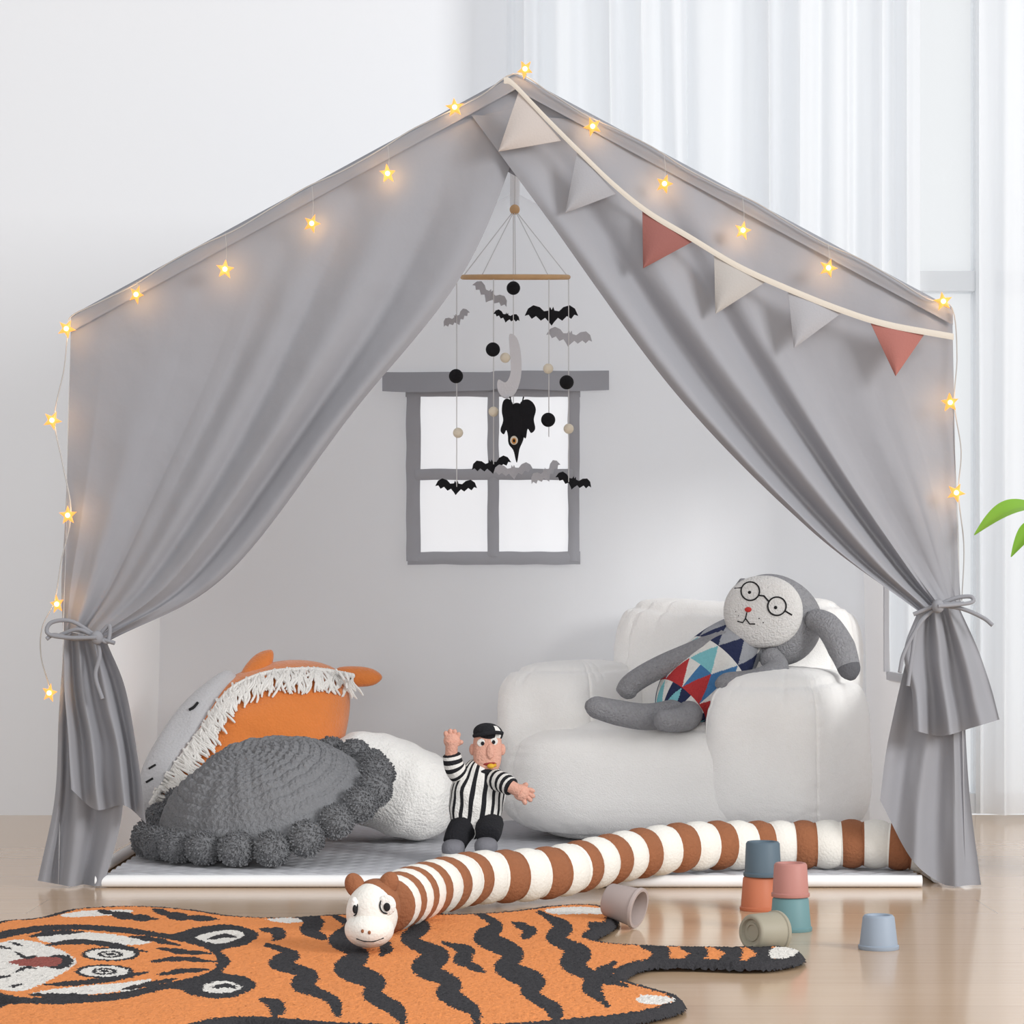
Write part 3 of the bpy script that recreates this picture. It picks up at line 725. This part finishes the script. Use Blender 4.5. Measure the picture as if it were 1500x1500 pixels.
def segd(X,Y,a,b):
    vx,vy=b[0]-a[0],b[1]-a[1]; L2=vx*vx+vy*vy+1e-12
    t=np.clip(((X-a[0])*vx+(Y-a[1])*vy)/L2,0,1)
    return np.hypot(X-a[0]-t*vx,Y-a[1]-t*vy)
opx=[(v.x,v.y) for v in cr([Vector((x,y,0)) for x,y in ol],240,True)]
ow=[(F(x,y).x,F(x,y).y) for x,y in opx]
XV,YV=np.meshgrid(xs,ys,indexing='ij')
dist=np.full(XV.shape,9.)
for i in range(len(ow)): dist=np.minimum(dist,segd(XV,YV,ow[i],ow[(i+1)%len(ow)]))
XC=XV[:-1,:-1]+dx_/2; YC_=YV[:-1,:-1]+dy_/2
pxc,pyc=topx(XC,YC_)
inside=inpoly(pxc,pyc,opx)
XJ=XC+rng.normal(0,.0008,XC.shape); YJ=YC_+rng.normal(0,.0011,XC.shape)
pxj,pyj=topx(XJ,YJ)
dc=dist[:-1,:-1]+rng.normal(0,.0016,XC.shape)
mi_=np.zeros(XC.shape,int); mi_[dc>.017]=1
def paint(pts,idx,smooth=True,lim=None):
    q=[(v.x,v.y) for v in cr([Vector((x,y,0)) for x,y in pts],max(40,len(pts)*6),True)] if smooth else pts
    a=np.array(q); m=(pxj>a[:,0].min()-2)&(pxj<a[:,0].max()+2)&(pyj>a[:,1].min()-2)&(pyj<a[:,1].max()+2)
    ii=np.where(m); r=inpoly(pxj[ii],pyj[ii],q); mi_[ii[0][r],ii[1][r]]=idx
def brush(pts,w,idx=0,ay=1.5,taper=True,mod=.35,n=28):
    c=cr([Vector((x,y,0)) for x,y in pts],n)
    a=np.array([(v.x,v.y) for v in c]); m=(pxj>a[:,0].min()-2*w)&(pxj<a[:,0].max()+2*w)&(pyj>a[:,1].min()-2*w)&(pyj<a[:,1].max()+2*w)
    ii=np.where(m); X=pxj[ii]; Y=pyj[ii]*ay; hit_=np.zeros(X.shape,bool)
    for i in range(n):
        t=(i+.5)/n; ww=w*((math.sin(PI*min(.97,max(.03,t)))**.5) if taper else 1)*(1+mod*math.sin(t*19+pts[0][0]))
        hit_|=segd(X,Y,(a[i][0],a[i][1]*ay),(a[i+1][0],a[i+1][1]*ay))<ww
    mi_[ii[0][hit_],ii[1][hit_]]=idx
for p_ in ([(800,1346),(850,1342),(896,1347),(892,1353),(850,1353),(812,1353)],[(90,1354),(130,1348),(190,1347),(185,1353),(150,1356),(100,1358)],[(940,1476),(975,1478),(988,1484),(965,1490),(935,1486)],[(390,1361),(425,1359),(450,1363),(420,1367)]): paint(p_,2)
for s,w in (([(488,1354),(516,1374),(498,1394),(526,1414),(510,1436),(548,1456),(546,1476),(580,1498),(590,1520)],18),([(590,1350),(616,1372),(600,1392),(638,1414),(624,1436),(660,1456),(658,1476),(692,1498),(700,1520)],18),([(694,1348),(726,1370),(712,1390),(752,1412),(742,1434),(778,1454),(778,1474),(810,1496),(816,1516)],18),([(790,1350),(824,1372),(814,1390),(846,1410),(840,1430),(868,1450),(868,1468),(890,1492)],17),([(650,1396),(684,1410),(678,1424),(708,1440)],12),([(392,1400),(428,1414),(410,1428),(450,1444),(444,1462),(486,1482),(496,1506)],15),([(430,1352),(462,1366),(454,1378),(476,1390)],13),([(752,1366),(776,1378),(766,1390)],9),([(384,1376),(410,1382),(400,1392)],9),([(548,1390),(566,1402),(558,1416)],9),([(384,1482),(406,1492),(402,1508)],11)):
    brush(s,w,mod=.20,n=60)
for s in ([(900,1426),(884,1446),(916,1462)],[(864,1366),(880,1378),(858,1386)]): brush(s,11,ay=1.7)
for x in (958,1012,1064,1110): brush([(x-8,1398),(x+12,1412),(x-4,1428)],12,ay=1.6,mod=.15,taper=False)
paint([(1132,1404),(1160,1404),(1170,1410),(1158,1418),(1130,1420)],2)
for s in ([(225,1346),(262,1357),(320,1361)],[(145,1348),(190,1357),(230,1361)]): brush(s,9,ay=2)
# head
paint([(-60,1420),(-30,1390),(36,1373),(110,1369),(190,1374),(250,1383),(285,1374),(336,1369),(378,1382),(362,1399),(326,1408),(338,1425),(326,1441),(362,1449),(374,1464),(334,1480),(285,1477),(250,1466),(180,1482),(90,1489),(20,1486),(-40,1468)],0)
paint([(-44,1420),(-15,1397),(46,1382),(110,1377),(190,1383),(262,1394),(304,1407),(318,1425),(304,1442),(250,1456),(170,1472),(80,1479),(20,1477),(-25,1458)],1)
paint([(288,1387),(335,1377),(358,1384),(340,1394),(312,1398)],2); paint([(298,1461),(330,1454),(354,1464),(330,1473),(302,1470)],2)
brush([(306,1391),(328,1386),(346,1388)],6,0,ay=2,mod=.1); brush([(312,1464),(330,1461),(346,1465)],6,0,ay=2,mod=.1)
paint([(56,1386),(110,1380),(180,1386),(220,1396),(184,1400),(115,1394),(70,1396)],2); paint([(50,1472),(110,1463),(180,1457),(220,1452),(204,1466),(130,1475),(70,1478)],2)
paint([(-36,1424),(-14,1402),(28,1392),(68,1400),(96,1412),(112,1425),(96,1440),(66,1457),(28,1470),(-12,1463),(-32,1446)],2)
brush([(70,1400),(108,1395),(158,1399),(214,1410)],8,ay=2,mod=.1); brush([(66,1460),(108,1458),(162,1452),(216,1441)],8,ay=2,mod=.1)
for x,y in ((162,1414),(153,1440)):
    for rx,ry,idx in ((43,10.6,0),(36,8.2,2),(19,5.2,0),(12,3.2,2),(7,2.2,0)):
        paint([(x+rx*math.cos(a),y+ry*math.sin(a)) for a in [k/20*2*PI for k in range(20)]],idx,False)
paint([(66,1420),(82,1415),(100,1417),(108,1425),(98,1434),(80,1436),(64,1431),(60,1425)],0); paint([(24,1422),(54,1418),(84,1419),(92,1425),(82,1431),(52,1433),(24,1430),(14,1426)],3)
brush([(22,1410),(38,1419),(54,1417)],4,ay=2,mod=0); brush([(22,1442),(38,1434),(54,1436)],4,ay=2,mod=0)
for s in ([(232,1405),(266,1410),(308,1413)],[(220,1425),(262,1421),(314,1425)],[(232,1445),(264,1440),(306,1437)],[(190,1387),(225,1392),(262,1400)],[(180,1467),(220,1459),(258,1451)],[(44,1387),(76,1382),(120,1380)],[(44,1475),(84,1477),(128,1475)]): brush(s,7,ay=2,mod=.2)
for s in ([(18,1406),(-8,1401)],[(16,1446),(-10,1451)],[(32,1401),(16,1396)],[(32,1459),(14,1464)]): brush(s,3,ay=2)
RH=.0125
hz=np.where(dist<.008,RH*np.sqrt(np.clip(dist/.008,.05,1)),RH)+rng.normal(0,.00045,dist.shape)
hz=np.maximum(hz,.002)
XVj=XV+rng.normal(0,.0004,XV.shape); YVj=YV+rng.normal(0,.0006,XV.shape)
idm=-np.ones(XV.shape,int)
I,J=np.where(inside)
need=np.zeros(XV.shape,bool)
for a,b in ((0,0),(1,0),(1,1),(0,1)): need[I+a,J+b]=True
nv_=need.sum(); idm[need]=np.arange(nv_)
ror=F(500,1430)
vv=np.stack([XVj[need]-ror.x,YVj[need]-ror.y,hz[need]],1)
ff=np.stack([idm[I,J],idm[I+1,J],idm[I+1,J+1],idm[I,J+1]],1)
me=bpy.data.meshes.new('tiger_rug'); me.from_pydata(vv.tolist(),[],ff.tolist())
for m_ in (rugd,rugo,rugw,rugr): me.materials.append(m_)
me.polygons.foreach_set('material_index',mi_[I,J].astype(np.int32)); me.polygons.foreach_set('use_smooth',np.ones(len(I),bool)); me.update()
ro=bpy.data.objects.new('tiger_rug',me); COL.objects.link(ro); ro.location=ror; W[ro]=ror
tag(ro,'tiger-shaped orange rug with black stripes and cartoon face','rug')

# ---------------------------------------------------------------- stacking cups
def cup(label,c,M,r1,r2,h):
    prof=[(0,h-.009),(r2-.005,h-.009),(r1-.0025,.0),(r1+.0012,.0),(r1+.0018,.001),(r1+.0018,.0045),(r1+.0002,.0055),(r2+.0004,h-.003),(r2-.0015,h-.0004),(r2-.003,h),(r2-.005,h-.0005),(r2-.0065,h-.004),(r2*.55,h-.004),(r2*.52,h-.0025),(r2*.42,h-.0025),(r2*.39,h-.004),(0,h-.004)]
    o=mk('stacking_cup',G().lathe(prof,M,40),mat('cup_%d_%d_%d'%c,c,.55),origin=M.translation)
    tag(o,label,'cup','scattered stacking cups'); return o
Tm=lambda v:Matrix.Translation(v)
b=F(1112,1333); cup('orange stacking cup beneath the slate blue cup',(180,106,76),Tm(b),.0245,.0215,.046)
cup('slate blue stacking cup on top of the orange cup',(84,100,112),Tm(b+Vector((.005,0,.046))),.0245,.0225,.047)
b=F(1158,1363); cup('teal stacking cup beneath the dusty pink cup',(98,132,136),Tm(b),.0255,.0225,.043)
cup('dusty pink stacking cup on top of the teal cup',(172,120,112),Tm(b+Vector((0,0,.043))),.0225,.0205,.043)
b=F(1287,1390); cup('pale blue stacking cup standing alone on the floor',(138,149,163),Tm(b),.0225,.0185,.041)
b=F(922,1360); cup('mauve beige stacking cup tipped over behind the rug tail',(164,150,146),Tm(b+Vector((.012,-.01,.0265)))@Matrix.Rotation(math.radians(-28),4,'Z')@Matrix.Rotation(math.radians(-78),4,'Y'),.0245,.021,.046)
b=F(1112,1398); cup('olive beige stacking cup lying on its side beside the rug tail',(146,140,124),Tm(b+Vector((.022,.008,.0255)))@Matrix.Rotation(math.radians(38),4,'Z')@Matrix.Rotation(math.radians(-86),4,'Y'),.0235,.0205,.044)

# ---------------------------------------------------------------- plant at the right edge
pp=T('potted_plant','green leafy plant reaching in from the right edge','plant',(1.0,.05,0))
mk('pot',G().lathe([(0,0),(.075,0),(.104,.21),(.096,.21),(.09,.18),(0,.18)],Tm(Vector((1.0,.05,0)))),mat('white_ceramic',(230,228,224),.4),pp)
lf=mat('leaf_green',(128,176,62),.45,trans=.3,var=.15,vs=15); stm=mat('stem_green',(110,140,70),.6)
def leaf(base,tip,w,upv=(0,-.5,.85),bend=.02):
    base,tip=Vector(base),Vector(tip); ax=tip-base; n=Vector(upv).normalized(); s=ax.normalized().cross(n).normalized(); n=s.cross(ax.normalized())
    def fn(u,v):
        ww=w*math.sin(PI*min(1,u**.8*.98+.01))**.9; q=(v-.5)*2
        return base+ax*u+s*ww*q+n*(bend*math.sin(PI*u)+.25*abs(q)*ww)
    mk('leaf',G().grid(fn,20,6),lf,pp)
top=Vector((.86,.0,.52))
mk('stem',G().tube(cr([Vector((1.0,.05,.17)),Vector((.97,.04,.3)),Vector((.91,.02,.42)),top],16),.005,8).tube([top,P(1520,752,-.02)],.003,6).tube([top,P(1520,782,-.02)],.003,6).tube(cr([Vector((1.0,.05,.17)),Vector((1.01,.04,.4)),Vector((1.03,.02,.58))],10),.005,8),stm,pp)
leaf(P(1530,744,-.02),P(1427,784,-.05),.019); leaf(P(1540,770,-.02),P(1481,816,-.06),.016)
leaf(top,(.95,-.05,.62),.025); leaf(top,(.9,-.1,.42),.02); leaf((1.03,.02,.58),(1.12,-.08,.68),.03); leaf((1.03,.02,.58),(.96,.06,.72),.03); leaf((1.03,.02,.58),(1.1,.12,.62),.03)

# ---------------------------------------------------------------- light, camera
w=bpy.data.worlds.new('World'); sc.world=w; w.use_nodes=True
w.node_tree.nodes['Background'].inputs[0].default_value=(.98,.99,1,1); w.node_tree.nodes['Background'].inputs[1].default_value=.82
def area(name,loc,tgt,sx,sy,e,c=(1,1,1)):
    l=bpy.data.lights.new(name,'AREA'); l.shape='RECTANGLE'; l.size=sx; l.size_y=sy; l.energy=e; l.color=c
    o=bpy.data.objects.new(name,l); COL.objects.link(o); o.location=loc; d=Vector(tgt)-Vector(loc); o.rotation_euler=d.to_track_quat('-Z','Y').to_euler()
area('window_daylight',(1.0,2.2,1.3),(.8,0,.9),2.6,2.6,11)
area('added_key_light',(3.2,-2.8,1.7),(0,.5,.35),1.4,1.2,128,(1,.995,.985))  # unseen key lamp, added from the right front to shade the curtain folds
area('fill_light',(-.4,-4.8,.8),(0,.6,.3),1.6,1.0,46,(1,.995,.985))
cam=bpy.data.cameras.new('Camera'); co=bpy.data.objects.new('Camera',cam); COL.objects.link(co); sc.camera=co
co.location=(0,-D,H); co.rotation_euler=(PI/2,0,0); cam.sensor_width=36; cam.lens=36*FP/1500; cam.shift_y=.1; cam.clip_end=50
sc.view_settings.view_transform='Standard'
